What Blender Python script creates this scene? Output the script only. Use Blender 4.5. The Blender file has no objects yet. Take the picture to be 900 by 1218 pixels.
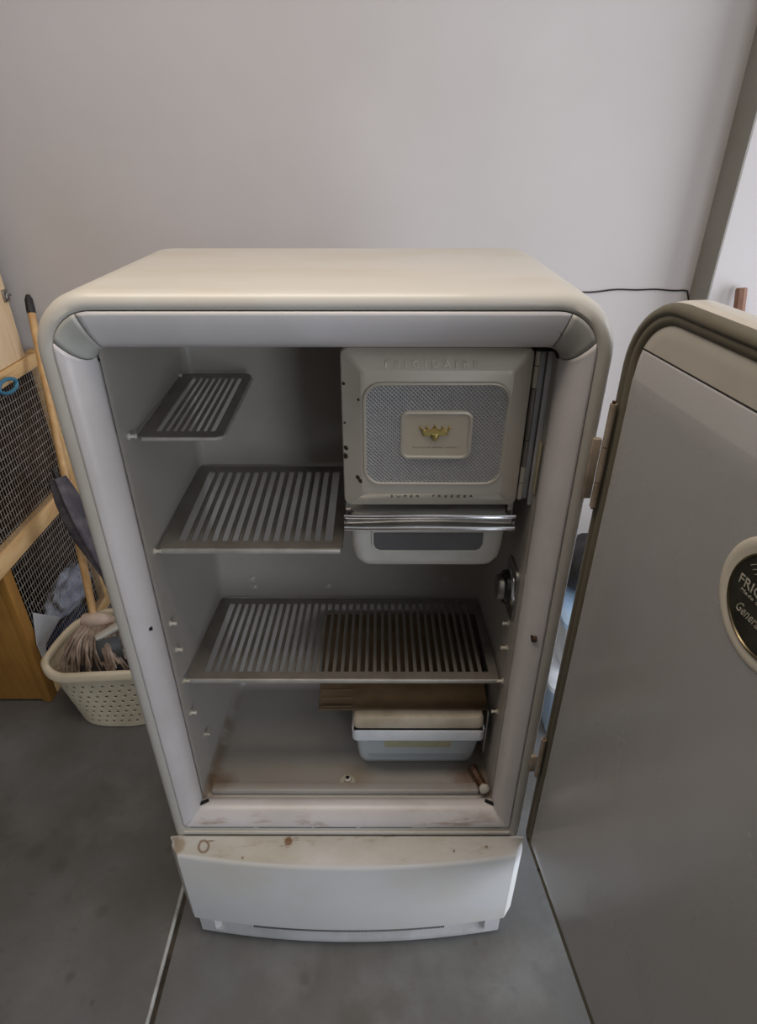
import bpy, bmesh, math, random
from mathutils import Vector, Matrix, noise
random.seed(7)
S = bpy.context.scene
COL = S.collection
R = math.radians

# ------------------------------------------------------------------ camera
cd = bpy.data.cameras.new('camera'); cam = bpy.data.objects.new('camera', cd); COL.objects.link(cam)
cd.sensor_fit = 'VERTICAL'; cd.sensor_height = 36.0; cd.lens = 724.8/1218*36.0
cd.clip_start = 0.02
cam.location = (0.07, -0.778, 1.636)
cam.rotation_euler = (R(90-30.73), 0, R(0.1))
S.camera = cam

# ------------------------------------------------------------------ light
w = bpy.data.worlds.new('world'); S.world = w; w.use_nodes = True
bg = w.node_tree.nodes['Background']
bg.inputs[0].default_value = (0.72, 0.82, 1.0, 1); bg.inputs[1].default_value = 0.3

def area(name, loc, target, sx, sy, power, color):
    l = bpy.data.lights.new(name, 'AREA'); l.shape = 'RECTANGLE'; l.size = sx; l.size_y = sy
    l.energy = power; l.color = color
    o = bpy.data.objects.new(name, l); COL.objects.link(o); o.location = loc
    d = Vector(target)-Vector(loc); o.rotation_euler = d.to_track_quat('-Z', 'Y').to_euler()
    return o
# daylight through the open garage door behind the camera, to its right
area('garage_door_daylight', (1.7, -4.1, 1.0), (0.6, 0, 0.9), 2.0, 1.9, 86, (0.83, 0.90, 1.0))
# strong daylight through the side opening to the right of the refrigerator
area('side_door_daylight', (2.95, -0.55, 1.15), (0, -0.55, 1.1), 2.6, 2.0, 90, (0.84, 0.90, 1.0))
# warm ceiling lamp
area('ceiling_lamp', (-0.3, -0.2, 2.66), (-0.3, -0.15, 0), 1.3, 0.5, 17, (1.0, 0.86, 0.72))

S.view_settings.view_transform = 'Standard'
S.view_settings.look = 'None'
S.view_settings.gamma = 1.0
S.view_settings.use_curve_mapping = False
S.view_settings.exposure = 0.06

# ------------------------------------------------------------------ materials
def srgb(r, g, b):
    f = lambda c: (c/255/12.92 if c/255 <= .04045 else ((c/255+.055)/1.055)**2.4)
    return (f(r), f(g), f(b), 1)

class NM:
    """small wrapper that builds one Principled material"""
    def __init__(s, name, col, rough=.5, metal=0., spec=.5, coat=0.):
        s.m = bpy.data.materials.new(name); s.m.use_nodes = True
        s.t = s.m.node_tree; s.n = s.t.nodes; s.l = s.t.links
        s.b = s.n['Principled BSDF']
        s.b.inputs['Base Color'].default_value = col
        s.b.inputs['Roughness'].default_value = rough
        s.b.inputs['Metallic'].default_value = metal
        s.b.inputs['Specular IOR Level'].default_value = spec
        s.b.inputs['Coat Weight'].default_value = coat
        s.col = col; s.cs = None
        tc = s.n.new('ShaderNodeTexCoord'); s.obj = tc.outputs['Object']
    def cur(s):
        if s.cs is None:
            r = s.n.new('ShaderNodeRGB'); r.outputs[0].default_value = s.col; s.cs = r.outputs[0]
        return s.cs
    def noise(s, scale, detail=4, rough=.6, stretch=(1, 1, 1), off=(0, 0, 0), dist=0.):
        mp = s.n.new('ShaderNodeMapping'); mp.inputs['Scale'].default_value = stretch; mp.inputs['Location'].default_value = off
        s.l.new(s.obj, mp.inputs[0])
        nz = s.n.new('ShaderNodeTexNoise'); nz.inputs['Scale'].default_value = scale
        nz.inputs['Detail'].default_value = detail; nz.inputs['Roughness'].default_value = rough
        nz.inputs['Distortion'].default_value = dist
        s.l.new(mp.outputs[0], nz.inputs['Vector']); return nz.outputs['Fac']
    def ramp(s, f, a, b, lo=0., hi=1.):
        r = s.n.new('ShaderNodeMapRange'); s.l.new(f, r.inputs[0])
        r.inputs[1].default_value = a; r.inputs[2].default_value = b
        r.inputs[3].default_value = lo; r.inputs[4].default_value = hi; return r.outputs[0]
    def mix(s, f, col2):
        m = s.n.new('ShaderNodeMix'); m.data_type = 'RGBA'
        s.l.new(f, m.inputs[0]); s.l.new(s.cur(), m.inputs[6])
        if hasattr(col2, 'links'): s.l.new(col2, m.inputs[7])
        else: m.inputs[7].default_value = col2
        s.cs = m.outputs[2]; s.l.new(s.cs, s.b.inputs['Base Color']); return s
    def mul(s, a, b):
        m = s.n.new('ShaderNodeMath'); m.operation = 'MULTIPLY'; s.l.new(a, m.inputs[0])
        if hasattr(b, 'links'): s.l.new(b, m.inputs[1])
        else: m.inputs[1].default_value = b
        return m.outputs[0]
    def mottled(s, col2, scale=3, a=.4, b=.65, amt=1., **k):
        return s.mix(s.mul(s.ramp(s.noise(scale, **k), a, b), amt), col2)
    def dist(s, p, wob=0.):
        v = s.n.new('ShaderNodeVectorMath'); v.operation = 'DISTANCE'
        s.l.new(s.obj, v.inputs[0]); v.inputs[1].default_value = p
        if wob:
            m = s.n.new('ShaderNodeMath'); m.operation = 'MULTIPLY_ADD'
            s.l.new(s.noise(55, 3), m.inputs[0]); m.inputs[1].default_value = wob; s.l.new(v.outputs['Value'], m.inputs[2])
            return m.outputs[0]
        return v.outputs['Value']
    def spot(s, p, r, col, amt=1., soft=.35, wob=.6):
        d = s.dist(p, wob*r); return s.mix(s.mul(s.ramp(d, r*(1-soft)+wob*r*.5, r+wob*r*.5, 1, 0), amt), col)
    def ring(s, p, r, wd, col, amt=1.):
        d = s.dist(p, .5*r)
        a = s.ramp(d, r+.25*r-wd, r+.25*r, 0, 1); b = s.ramp(d, r+.25*r, r+.25*r+wd, 1, 0)
        return s.mix(s.mul(s.mul(a, b), amt), col)
    def axis(s, i):
        x = s.n.new('ShaderNodeSeparateXYZ'); s.l.new(s.obj, x.inputs[0]); return x.outputs[i]
    def bump(s, f, strength=.2, distance=.002):
        b = s.n.new('ShaderNodeBump'); b.inputs['Strength'].default_value = strength; b.inputs['Distance'].default_value = distance
        s.l.new(f, b.inputs['Height']); s.l.new(b.outputs[0], s.b.inputs['Normal']); return s
    def roughvar(s, scale, lo, hi, **k):
        s.l.new(s.ramp(s.noise(scale, **k), .35, .65, lo, hi), s.b.inputs['Roughness']); return s

RUST = srgb(116, 82, 54); DIRT = srgb(120, 108, 88)
M = {}
# painted drywall
n = NM('painted_drywall', srgb(196, 190, 188), .92, spec=.2); n.mottled(srgb(189, 183, 180), 1.5, .35, .7)
n.bump(n.noise(160, 3), .12, .001); M['wall'] = n.m
n = NM('unpainted_board', srgb(120, 108, 94), .9); n.mottled(srgb(100, 90, 78), 2); M['wall_dim'] = n.m
n = NM('ceiling_paint', srgb(205, 203, 198), .95, spec=.2); n.mottled(srgb(198, 196, 190), 2); M['ceiling'] = n.m
# concrete
n = NM('concrete', srgb(107, 108, 108), .55, spec=.35)
n.mottled(srgb(88, 84, 79), 2.2, .38, .68, detail=8); n.mottled(srgb(128, 128, 126), 5, .5, .75, .5, detail=8, off=(3, 1, 0))
n.mottled(srgb(84, 80, 75), 26, .58, .8, .5, detail=6)
for p, r_ in [((-.62, .02, 0), .022), ((-.78, .13, 0), .03), ((-.64, -.12, 0), .015), ((-.86, .17, 0), .03), ((-.5, .18, 0), .015), ((-.57, -.17, 0), .008),
              ((.02, -.2, 0), .05), ((.10, -.17, 0), .04), ((.3, -.05, 0), .008), ((-.1, -.12, 0), .02)]:
    n.spot(p, r_, srgb(84, 80, 74), .55, .6, .9)
n.roughvar(4, .38, .62, detail=6); n.bump(n.noise(70, 6), .2, .0015); M['concrete'] = n.m
n = NM('joint_dark', srgb(58, 52, 45), .9); n.mottled(srgb(84, 76, 66), 20); M['joint'] = n.m
n = NM('joint_edge', srgb(178, 180, 178), .45); n.mottled(srgb(140, 138, 132), 18); M['jointedge'] = n.m
# enamels
n = NM('cream_enamel', srgb(197, 193, 185), .4, coat=.15)
n.mottled(srgb(188, 180, 165), 3.5, .45, .72, .8, detail=5, stretch=(1, 3, 1)); n.mottled(srgb(168, 146, 114), 16, .68, .8, .4, detail=5)
M['shell'] = n.m
n = NM('white_enamel_liner', srgb(164, 159, 153), .38)
n.mottled(srgb(152, 144, 134), 4, .45, .7, .6, detail=5)
# grime in the floor corner seams of the liner
ax_ = n.n.new('ShaderNodeMath'); ax_.operation = 'ABSOLUTE'; n.l.new(n.axis(0), ax_.inputs[0])
g = n.mul(n.mul(n.ramp(n.axis(2), .424, .45, 1, 0), n.ramp(ax_.outputs[0], .278, .303)), n.ramp(n.noise(22, 6), .38, .6)); n.mix(n.mul(g, .7), srgb(116, 90, 60))
n.spot((.02, .095, .424), .045, srgb(150, 132, 104), .6, .8); n.spot((.27, .1, .424), .05, srgb(110, 74, 44), .7, .8)
n.spot((-.28, .08, .424), .04, srgb(120, 92, 62), .7, .8)
M['liner'] = n.m
n = NM('breaker_strip_plastic', srgb(210, 205, 205), .3)
n.mottled(srgb(190, 186, 182), 5, .45, .7, .6)
sc = n.mul(n.ramp(n.noise(26, 6, stretch=(.22, 1, 1.7), dist=.6), .655, .675), n.ramp(n.axis(2), 1.425, 1.432)); n.mix(n.mul(sc, .75), srgb(92, 66, 56))
sc2 = n.mul(n.ramp(n.noise(18, 6, stretch=(.4, 1, 2)), .56, .66), n.ramp(n.axis(2), .39, .425, 1, 0)); n.mix(n.mul(sc2, .7), srgb(140, 104, 66))
M['breaker'] = n.m
n = NM('corner_plastic', srgb(184, 184, 178), .4); n.mottled(srgb(168, 166, 158), 9); M['corner'] = n.m
n = NM('yellowed_plastic', srgb(178, 170, 146), .4); n.mottled(srgb(166, 154, 126), 9); M['yellowed'] = n.m
n = NM('bin_enamel', srgb(214, 213, 212), .5)
n.mottled(srgb(206, 200, 186), 4, .45, .7, .7)
top = n.ramp(n.axis(2), .3395, .3415)
n.mix(n.mul(top, n.ramp(n.noise(9, 6, stretch=(.6, 1, 1)), .35, .7, .15, .75)), srgb(172, 164, 146))
n.mix(n.mul(top, n.ramp(n.noise(30, 6, stretch=(.3, 1, 1), off=(2, 0, 0)), .62, .74, 0, .7)), srgb(148, 120, 88))
n.ring((-.307, -.022, .352), .011, .004, RUST, .95); n.spot((-.125, -.013, .355), .011, srgb(122, 78, 44), .9); n.spot((-.365, -.018, .35), .02, srgb(150, 122, 84), .6)
n.spot((-.22, -.042, .345), .004, RUST, .8); n.spot((.23, -.03, .35), .004, RUST, .8); n.spot((.30, -.02, .35), .004, RUST, .7)
n.mix(n.mul(top, n.mul(n.ramp(n.noise(60, 5, stretch=(.12, 1, 1), off=(0, .3, 0)), .6, .63), n.ramp(n.axis(1), -.034, -.03))), RUST)
M['bin'] = n.m
n = NM('kick_enamel', srgb(190, 189, 190), .35); n.mottled(srgb(168, 165, 160), 12, .45, .7, .7); M['kick'] = n.m
n = NM('door_panel_plastic', srgb(165, 165, 166), .26, coat=.1); n.mottled(srgb(160, 158, 157), 2.5, .4, .7); n.roughvar(5, .18, .3); M['doorpanel'] = n.m
n = NM('door_panel_border', srgb(180, 175, 165), .4); n.mottled(srgb(168, 160, 146), 5); M['doorborder'] = n.m
n = NM('olive_rubber_gasket', srgb(104, 98, 83), .6); n.mottled(srgb(90, 84, 70), 9, .4, .65, .9, detail=6, stretch=(1, 1, .4)); M['gasket'] = n.m
n = NM('freezer_door_enamel', srgb(200, 193, 180), .36, coat=.1); n.mottled(srgb(190, 181, 166), 8, .45, .7, .7)
for p, r_ in [((.019, .06, 1.25), .004), ((.017, .06, 1.236), .006), ((.026, .05, 1.235), .0045), ((.036, .05, 1.205), .005), ((.041, .05, 1.2), .004), ((.018, .06, 1.29), .003), ((.04, .05, 1.33), .0022), ((.031, .05, 1.172), .002), ((.276, .05, 1.345), .0022), ((.018, .06, 1.35), .003)]:
    n.spot(p, r_, srgb(44, 34, 28), .95, .2, 1.2)
M['fdoor'] = n.m
def metal(name, c, rough, c2=None):
    n = NM(name, c, rough, 1.0)
    if c2: n.mottled(c2, 14, .4, .7)
    M[name] = n.m; return n
metal('chrome', srgb(225, 225, 228), .14, srgb(190, 190, 192))
metal('steel', srgb(170, 168, 164), .38, srgb(140, 136, 130))
metal('shelf_metal', srgb(146, 140, 132), .45, srgb(126, 119, 110)); n.b.inputs['Metallic'].default_value = .35; M['shelf_metal'].node_tree.nodes['Principled BSDF'].inputs['Metallic'].default_value = .35
metal('shelf_rail', srgb(196, 192, 186), .4, srgb(170, 166, 160)); M['shelf_rail'].node_tree.nodes['Principled BSDF'].inputs['Metallic'].default_value = .4
metal('gold', srgb(218, 196, 128), .26, srgb(190, 162, 96))
metal('rusty_steel', srgb(140, 116, 100), .6, srgb(92, 48, 30))
# diamond-embossed metal
n = NM('diamond_embossed_metal', srgb(168, 168, 176), .36, .65)
def diag(n, sgn):
    mp = n.n.new('ShaderNodeMapping'); mp.inputs['Rotation'].default_value = (0, R(45*sgn), 0); n.l.new(n.obj, mp.inputs[0])
    wv = n.n.new('ShaderNodeTexWave'); wv.bands_direction = 'X'; wv.inputs['Scale'].default_value = 74; n.l.new(mp.outputs[0], wv.inputs['Vector']); return wv.outputs['Fac']
mx = n.n.new('ShaderNodeMath'); mx.operation = 'MAXIMUM'; n.l.new(diag(n, 1), mx.inputs[0]); n.l.new(diag(n, -1), mx.inputs[1])
n.mix(n.ramp(mx.outputs[0], .55, .98), srgb(205, 203, 200)); n.bump(mx.outputs[0], 1.0, .0022); M['diamond'] = n.m
def plain(key, c, rough=.5, c2=None, sc=8, **k):
    n = NM(key, c, rough, **k)
    if c2: n.mottled(c2, sc)
    M[key] = n.m; return n
plain('beige_plate', srgb(184, 174, 156), .4, srgb(172, 160, 140))
plain('letter_cream', srgb(244, 240, 230), .35, srgb(196, 188, 172), 90)
plain('letter_brown', srgb(86, 74, 62), .6, srgb(120, 108, 92), 60)
plain('black_gap', srgb(16, 14, 13), .9, srgb(26, 22, 20))
plain('black_rubber', srgb(30, 28, 28), .55, srgb(42, 40, 40))
plain('tray_plastic', srgb(208, 205, 198), .38, srgb(190, 186, 178))
plain('tray_window', srgb(100, 99, 100), .3, srgb(90, 88, 88))
plain('peg_nylon', srgb(212, 208, 198), .4, srgb(190, 182, 164), 30)
plain('drawer_enamel', srgb(184, 192, 196), .3, srgb(172, 180, 184))
plain('drawer_window', srgb(160, 170, 178), .3, srgb(150, 160, 168))
plain('drawer_lid', srgb(200, 190, 172), .4, srgb(166, 152, 128))
plain('label_yellow', srgb(176, 172, 140), .4, srgb(164, 162, 134), 30)
n = plain('brown_cover', srgb(126, 104, 78), .3, srgb(104, 82, 58), 9); n.b.inputs['Alpha'].default_value = .8; n.mottled(srgb(140, 120, 94), 20, .5, .75, .6, stretch=(.15, 1, 1))
plain('badge_dark', srgb(58, 56, 50), .42, srgb(76, 74, 64), 30, metal=.6)
plain('badge_text', srgb(178, 174, 160), .4, srgb(150, 146, 130), 60)
plain('badge_ring', srgb(120, 108, 82), .35, srgb(90, 80, 60), 30, metal=.8)
plain('dish_cream', srgb(205, 198, 184), .35, srgb(190, 182, 166))
plain('dial_dark', srgb(26, 25, 26), .25, srgb(40, 38, 38))
n = NM('pine', srgb(214, 178, 128), .6); n.mix(n.mul(n.ramp(n.noise(7, 6, stretch=(4, .6, 4), dist=1.2), .4, .65), .8), srgb(188, 146, 92)); M['pine'] = n.m
n = NM('pine_pale', srgb(224, 196, 158), .6); n.mix(n.mul(n.ramp(n.noise(6, 6, stretch=(4, 4, .5), dist=1), .4, .65), .7), srgb(206, 172, 130)); M['pine_pale'] = n.m
n = NM('orange_plywood', srgb(148, 106, 46), .5); n.mix(n.mul(n.ramp(n.noise(6, 6, stretch=(3, 3, .5), dist=1.4), .4, .65), .8), srgb(126, 86, 34)); M['ply'] = n.m
n = NM('broom_wood', srgb(196, 160, 112), .45); n.mix(n.ramp(n.noise(10, 5, stretch=(5, 5, .5)), .4, .65), srgb(176, 136, 86)); M['handle'] = n.m
n = NM('brown_stick_wood', srgb(140, 108, 90), .6); n.mix(n.ramp(n.noise(10, 5, stretch=(5, 5, .5)), .4, .65), srgb(124, 84, 64)); M['stick'] = n.m
n = NM('dark_brown_board', srgb(66, 42, 30), .8); n.mottled(srgb(46, 30, 24), 6); M['darkboard'] = n.m
plain('wire', srgb(186, 178, 168), .5, srgb(150, 138, 124), 30, metal=.3)
plain('teal_plastic', srgb(56, 112, 138), .4, srgb(44, 96, 122))
plain('bag_plastic', srgb(176, 184, 204), .35, srgb(122, 130, 150), 14)
plain('paper', srgb(176, 178, 180), .8, srgb(164, 165, 168))
plain('navy', srgb(30, 46, 76), .6, srgb(22, 34, 60))
n = plain('basket_plastic', srgb(216, 204, 180), .5, srgb(202, 190, 164))
n = plain('yarn', srgb(168, 150, 136), .95, srgb(122, 104, 92), 26)
plain('furled_cloth', srgb(60, 56, 66), .7, srgb(88, 84, 88), 22)
plain('cord_black', srgb(28, 24, 24), .6, srgb(40, 34, 34))
plain('mop_band', srgb(196, 178, 164), .9, srgb(176, 156, 142))
plain('clamp_grey', srgb(66, 68, 70), .4, srgb(50, 52, 54))
plain('clamp_white', srgb(196, 194, 186), .4, srgb(178, 174, 164))
n = plain('hinge_paint', srgb(158, 146, 130), .5, srgb(134, 118, 100), 24)
n = plain('tote', srgb(178, 202, 226), .35, srgb(150, 180, 214), 6)
plain('tote_lid', srgb(226, 230, 236), .35, srgb(206, 212, 220))
plain('dark_bag', srgb(52, 52, 54), .55, srgb(34, 34, 36), 20)
n = NM('shaded_wall_return', srgb(150, 147, 140), .9); n.mottled(srgb(140, 136, 128), 3); M['wallshade'] = n.m  # wall tone darkened: shade of the return put into the colour

# ------------------------------------------------------------------ mesh helpers
def link(name, verts, faces, mat, parent=None, smooth=35, mats=None, midx=None):
    me = bpy.data.meshes.new(name); me.from_pydata([tuple(v) for v in verts], [], faces)
    for m in (mats or [mat]): me.materials.append(M[m])
    if midx:
        for p, i in zip(me.polygons, midx): p.material_index = i
    bm = bmesh.new(); bm.from_mesh(me); bmesh.ops.recalc_face_normals(bm, faces=bm.faces); bm.to_mesh(me); bm.free()
    if smooth:
        for p in me.polygons: p.use_smooth = True
        me.set_sharp_from_angle(angle=R(smooth))
    o = bpy.data.objects.new(name, me); COL.objects.link(o)
    if parent is not None: o.parent = parent
    return o
class MB:
    def __init__(s): s.v = []; s.f = []
    def add(s, v, f):
        k = len(s.v); s.v += [Vector(q) for q in v]; s.f += [[i+k for i in q] for q in f]; return s
    def loft(s, loops, cap0=True, cap1=True, closed=True):
        k = len(s.v); n = len(loops[0]); s.v += [Vector(p) for L in loops for p in L]
        for a in range(len(loops)-1):
            for i in range(n if closed else n-1):
                j = (i+1) % n
                s.f.append([k+a*n+i, k+a*n+j, k+(a+1)*n+j, k+(a+1)*n+i])
        if cap0: s.f.append([k+i for i in range(n)][::-1])
        if cap1: s.f.append([k+(len(loops)-1)*n+i for i in range(n)])
        return s
    def box(s, x0, x1, y0, y1, z0, z1, b=0.0):
        if b <= 0:
            return s.add([(x0,y0,z0),(x1,y0,z0),(x1,y1,z0),(x0,y1,z0),(x0,y0,z1),(x1,y0,z1),(x1,y1,z1),(x0,y1,z1)],
                         [[0,3,2,1],[4,5,6,7],[0,1,5,4],[1,2,6,5],[2,3,7,6],[3,0,4,7]])
        def L(i, z): return [(x, y, z) for x, y in rr(x0+i, x1-i, y0+i, y1-i, max(b-i, b*.3), 3)]
        return s.loft([L(b, z0), L(b*.3, z0+b*.3), L(0, z0+b), L(0, z1-b), L(b*.3, z1-b*.3), L(b, z1)])
    def tube(s, pts, r, n=8, closed=False):
        pts = [Vector(p) for p in pts]; N = len(pts); loops = []
        rad = r if isinstance(r, (list, tuple)) else [r]*N
        up = None
        for i, p in enumerate(pts):
            a = pts[(i-1) % N] if (closed or i > 0) else p; b = pts[(i+1) % N] if (closed or i < N-1) else p
            t = (b-a).normalized()
            if up is None: up = t.orthogonal().normalized()
            up = (up-t*up.dot(t)).normalized(); sd = t.cross(up)
            loops.append([p+(up*math.cos(2*math.pi*k/n)+sd*math.sin(2*math.pi*k/n))*rad[i] for k in range(n)])
        if closed: loops.append(loops[0]); return s.loft(loops, False, False)
        return s.loft(loops)
    def lathe(s, prof, origin, axis, n=24, cap=True):
        ax = Vector(axis).normalized(); u = ax.orthogonal().normalized(); v = ax.cross(u); o = Vector(origin)
        return s.loft([[o+ax*h+(u*math.cos(2*math.pi*k/n)+v*math.sin(2*math.pi*k/n))*max(r_, 1e-5) for k in range(n)] for r_, h in prof], cap, cap)
    def build(s, name, mat, parent=None, smooth=35): return link(name, s.v, s.f, mat, parent, smooth)
    def xf(s, mtx): s.v = [mtx @ p for p in s.v]; return s
def rr(x0, x1, y0, y1, r, n=6):
    """rounded rectangle; r may be one radius or (br, tr, tl, bl)"""
    if not isinstance(r, (tuple, list)): r = (r,)*4
    out = []
    for (cx, cy, a0), q in zip([(x1, y0, -90), (x1, y1, 0), (x0, y1, 90), (x0, y0, 180)], r):
        q = max(q, 1e-4); ox = cx-q if cx == x1 else cx+q; oy = cy-q if cy == y1 else cy+q
        for k in range(n+1):
            a = R(a0+90*k/n); out.append((ox+q*math.cos(a), oy+q*math.sin(a)))
    return out
def xz(L, y): return [(a, y, b) for a, b in L]
def thing(name, label, cat, loc=(0, 0, 0), group=None):
    o = bpy.data.objects.new(name, None); COL.objects.link(o); o.location = loc; o.empty_display_size = .05
    o['label'] = label; o['category'] = cat
    if group: o['group'] = group
    return o
def tag(o, label, cat, group=None):
    o['label'] = label; o['category'] = cat
    if group: o['group'] = group
    return o
def struct(o): o['kind'] = 'structure'; return o
def text(name, body, mat, parent, width, height, mtx, depth=.0006, spacing=1.0, shear=0.):
    c = bpy.data.curves.new(name, 'FONT'); c.body = body; c.align_x = 'CENTER'; c.align_y = 'CENTER'
    c.extrude = .5; c.space_character = spacing; c.resolution_u = 2; c.shear = shear
    t = bpy.data.objects.new(name+'_tmp', c); COL.objects.link(t)
    dg = bpy.context.evaluated_depsgraph_get(); me = bpy.data.meshes.new_from_object(t.evaluated_get(dg))
    bpy.data.objects.remove(t); me.name = name
    xs = [v.co.x for v in me.vertices]; ys = [v.co.y for v in me.vertices]
    cx, cy = (min(xs)+max(xs))/2, (min(ys)+max(ys))/2; sx = width/(max(xs)-min(xs)); sy = height/(max(ys)-min(ys))
    for v in me.vertices: v.co = mtx @ Vector(((v.co.x-cx)*sx, (v.co.y-cy)*sy, v.co.z*2*depth))
    me.materials.clear(); me.materials.append(M[mat])
    o = bpy.data.objects.new(name, me); COL.objects.link(o); o.parent = parent; return o
def FRONT(x, y, z): return Matrix.Translation((x, y, z)) @ Matrix.Rotation(R(90), 4, 'X')

# ------------------------------------------------------------------ the garage
YW = 1.25
JX = -.427
def slab(x0, x1): return MB().box(x0, x1, -4.2, 1.45, -.1, 0)
struct(slab(-3.3, JX-.011).build('floor', 'concrete', smooth=0))
struct(slab(JX+.008, 3.3).build('floor', 'concrete', smooth=0))
struct(MB().box(JX-.011, JX+.008, -4.2, 1.3, -.1, -.008).build('trim_1', 'joint', smooth=0))
struct(MB().tube([(JX-.0105, -4.2, -.0052), (JX-.0105, 1.25, -.0052)], .0062, 8).build('trim_2', 'jointedge'))
struct(MB().box(-3.3, 1.063, YW, YW+.15, -.02, 2.75).build('wall_back', 'wall', smooth=0))
struct(MB().box(1.063, 3.3, 1.137, YW+.15, -.02, 2.75).build('wall_back_projection', 'wall', smooth=0))
struct(MB().box(-3.45, -3.3, -4.2, YW+.15, -.02, 2.75).build('wall_left', 'wall_dim', smooth=0))
sw = MB(); sw.box(3.0, 3.15, .8, 1.137, 0, 2.75); sw.box(3.0, 3.15, -4.2, -1.85, 0, 2.75); sw.box(3.0, 3.15, -1.85, .8, 2.15, 2.75)
struct(sw.build('wall_right', 'wall', smooth=0))
struct(MB().box(1.058, 1.0635, 1.135, YW, 0, 2.72).build('wall_return_shade', 'wallshade', smooth=0))  # thin strip added over the return, its grey stands in for shade
struct(MB().box(-3.45, 3.3, -4.35, -4.2, -.02, 2.75).build('wall_front_added', 'wall_dim', smooth=0))  # unseen rear wall in dark board, added to keep sky light out
struct(MB().box(-3.45, 3.3, -4.2, YW+.15, 2.72, 2.85).build('ceiling', 'ceiling', smooth=0))

# ------------------------------------------------------------------ refrigerator
fr = thing('refrigerator', 'vintage cream enamel refrigerator standing open with rounded corners and worn edges', 'refrigerator')
def outer(i, y, z0=.022): return xz(rr(-.375+i, .375-i, z0+i, 1.487-i, (.008, .08-i*.5, .08-i*.5, .008), 10), y)
mb = MB()
mb.loft([xz(rr(-.346, .346, .388, 1.461, (.004, .055, .055, .004), 10), .03), xz(rr(-.349, .349, .3855, 1.4635, (.004, .057, .057, .004), 10), .004),
         xz(rr(-.351, .351, .3835, 1.466, (.004, .059, .059, .004), 10), .0005), outer(.017, -.001), outer(.010, .0003), outer(.0045, .0045), outer(.0012, .0105), outer(0, .018),
         outer(0, .38), outer(.004, .394), outer(.014, .40)], False, True)
mb.build('cabinet_shell', 'shell', fr, 40)
# body skirt seam below the opening (ledge lip)
MB().box(-.352, .352, -.004, .003, .3655, .3745, .002).build('ledge_lip', 'shell', fr)
# liner
mb = MB()
mb.loft([xz(rr(-.319, .319, .416, 1.412, .012, 6), .042), xz(rr(-.3145, .3145, .419, 1.409, .014, 6), .047), xz(rr(-.312, .312, .4215, 1.406, .016, 6), .06),
         xz(rr(-.303, .303, .424, 1.402, .02, 6), .345), xz(rr(-.300, .300, .427, 1.398, .022, 6), .358), xz(rr(-.292, .292, .435, 1.39, .022, 6), .366)], False, True)
mb.build('liner', 'liner', fr, 50)
MB().box(-.296, .288, .052, .074, .4222, .4365, .004).build('liner_sill', 'liner', fr)
# breaker strips
n_ = 10
def bl(t):
    a = R(90*t); ins = math.sin(a); y = .001+.046*(1-math.cos(a))
    x = .349-.0345*ins; zt = 1.463-.0545*ins; zb = .3865+.0325*ins
    rt = .056*(1-t)+.016*t; rb = .004*(1-t)+.004
    return xz(rr(-x, x, zb, zt, (rb, rt, rt, rb), n_), y)
loops = [bl(t) for t in (0, .06, .16, .3, .45, .6, .75, .88, 1)]
tot = 4*(n_+1)
def strip(name, i0, i1, mat):
    idx = [i % tot for i in range(i0, i1+1)]
    fl = [[Vector(L[i]) for i in idx] for L in loops]
    # small visible seam at both ends
    for L in fl:
        d = (L[1]-L[0]).normalized(); L[0] = L[0]+d*min(.0007, (L[1]-L[0]).length*.4)
        d = (L[-2]-L[-1]).normalized(); L[-1] = L[-1]+d*min(.0007, (L[-2]-L[-1]).length*.4)
    b = MB(); b.loft(fl, False, False, closed=False)
    o = b.build(name, mat, fr, 50); s = o.modifiers.new('thick', 'SOLIDIFY'); s.thickness = .0025; s.offset = 0; return o
m_ = n_//2
strip('breaker_strip', 3*(n_+1)+m_, tot+m_, 'breaker')                 # bottom
strip('breaker_strip', m_, n_+1+2, 'breaker')                          # right
strip('corner_piece', n_+1+2, 2*(n_+1)-3, 'corner')                    # top right
strip('breaker_strip', 2*(n_+1)-3, 2*(n_+1)+2, 'breaker')              # top
strip('corner_piece', 2*(n_+1)+2, 3*(n_+1)-3, 'corner')                # top left
strip('breaker_strip', 3*(n_+1)-3, 3*(n_+1)+m_, 'breaker')             # left
# dark gap at seams of the strips
def slot(a, b, r): return MB().tube([a, b], r, 8).build('seam_gap', 'black_gap', fr)
slot((-.3145, .040, 1.396), (-.3135, .044, 1.388), .0018)
slot((.3045, .036, 1.407), (.313, .042, 1.394), .003)
slot((-.319, .030, .421), (-.300, .040, .4215), .0036)
slot((.300, .040, .4215), (.318, .030, .423), .0036)
slot((-.3245, .0155, .931), (-.3195, .0185, .930), .0036)
s_ = slot((.3325, .0055, .926), (.3345, .0045, .916), .0055)
MB().lathe([(.0045, -.001), (.004, .002), (.0015, .003)], (.333, .001, .9225), (-.3, -1, .1), 10).build('screw', 'rusty_steel', fr)
slot((-.333, .0062, .399), (-.347, .0008, .3885), .0009)
slot((.333, .0062, .399), (.347, .0008, .3885), .0009)
for xa_, xb_, h_ in [(-.335, -.2, .0011), (-.19, -.075, .0016), (-.07, .02, .0022), (.03, .14, .0010), (.17, .33, .0007)]: MB().box(xa_, xb_, .0004, .0016, .3842-h_/2, .3842+h_/2).build('seam_gap', 'black_gap', fr)
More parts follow.
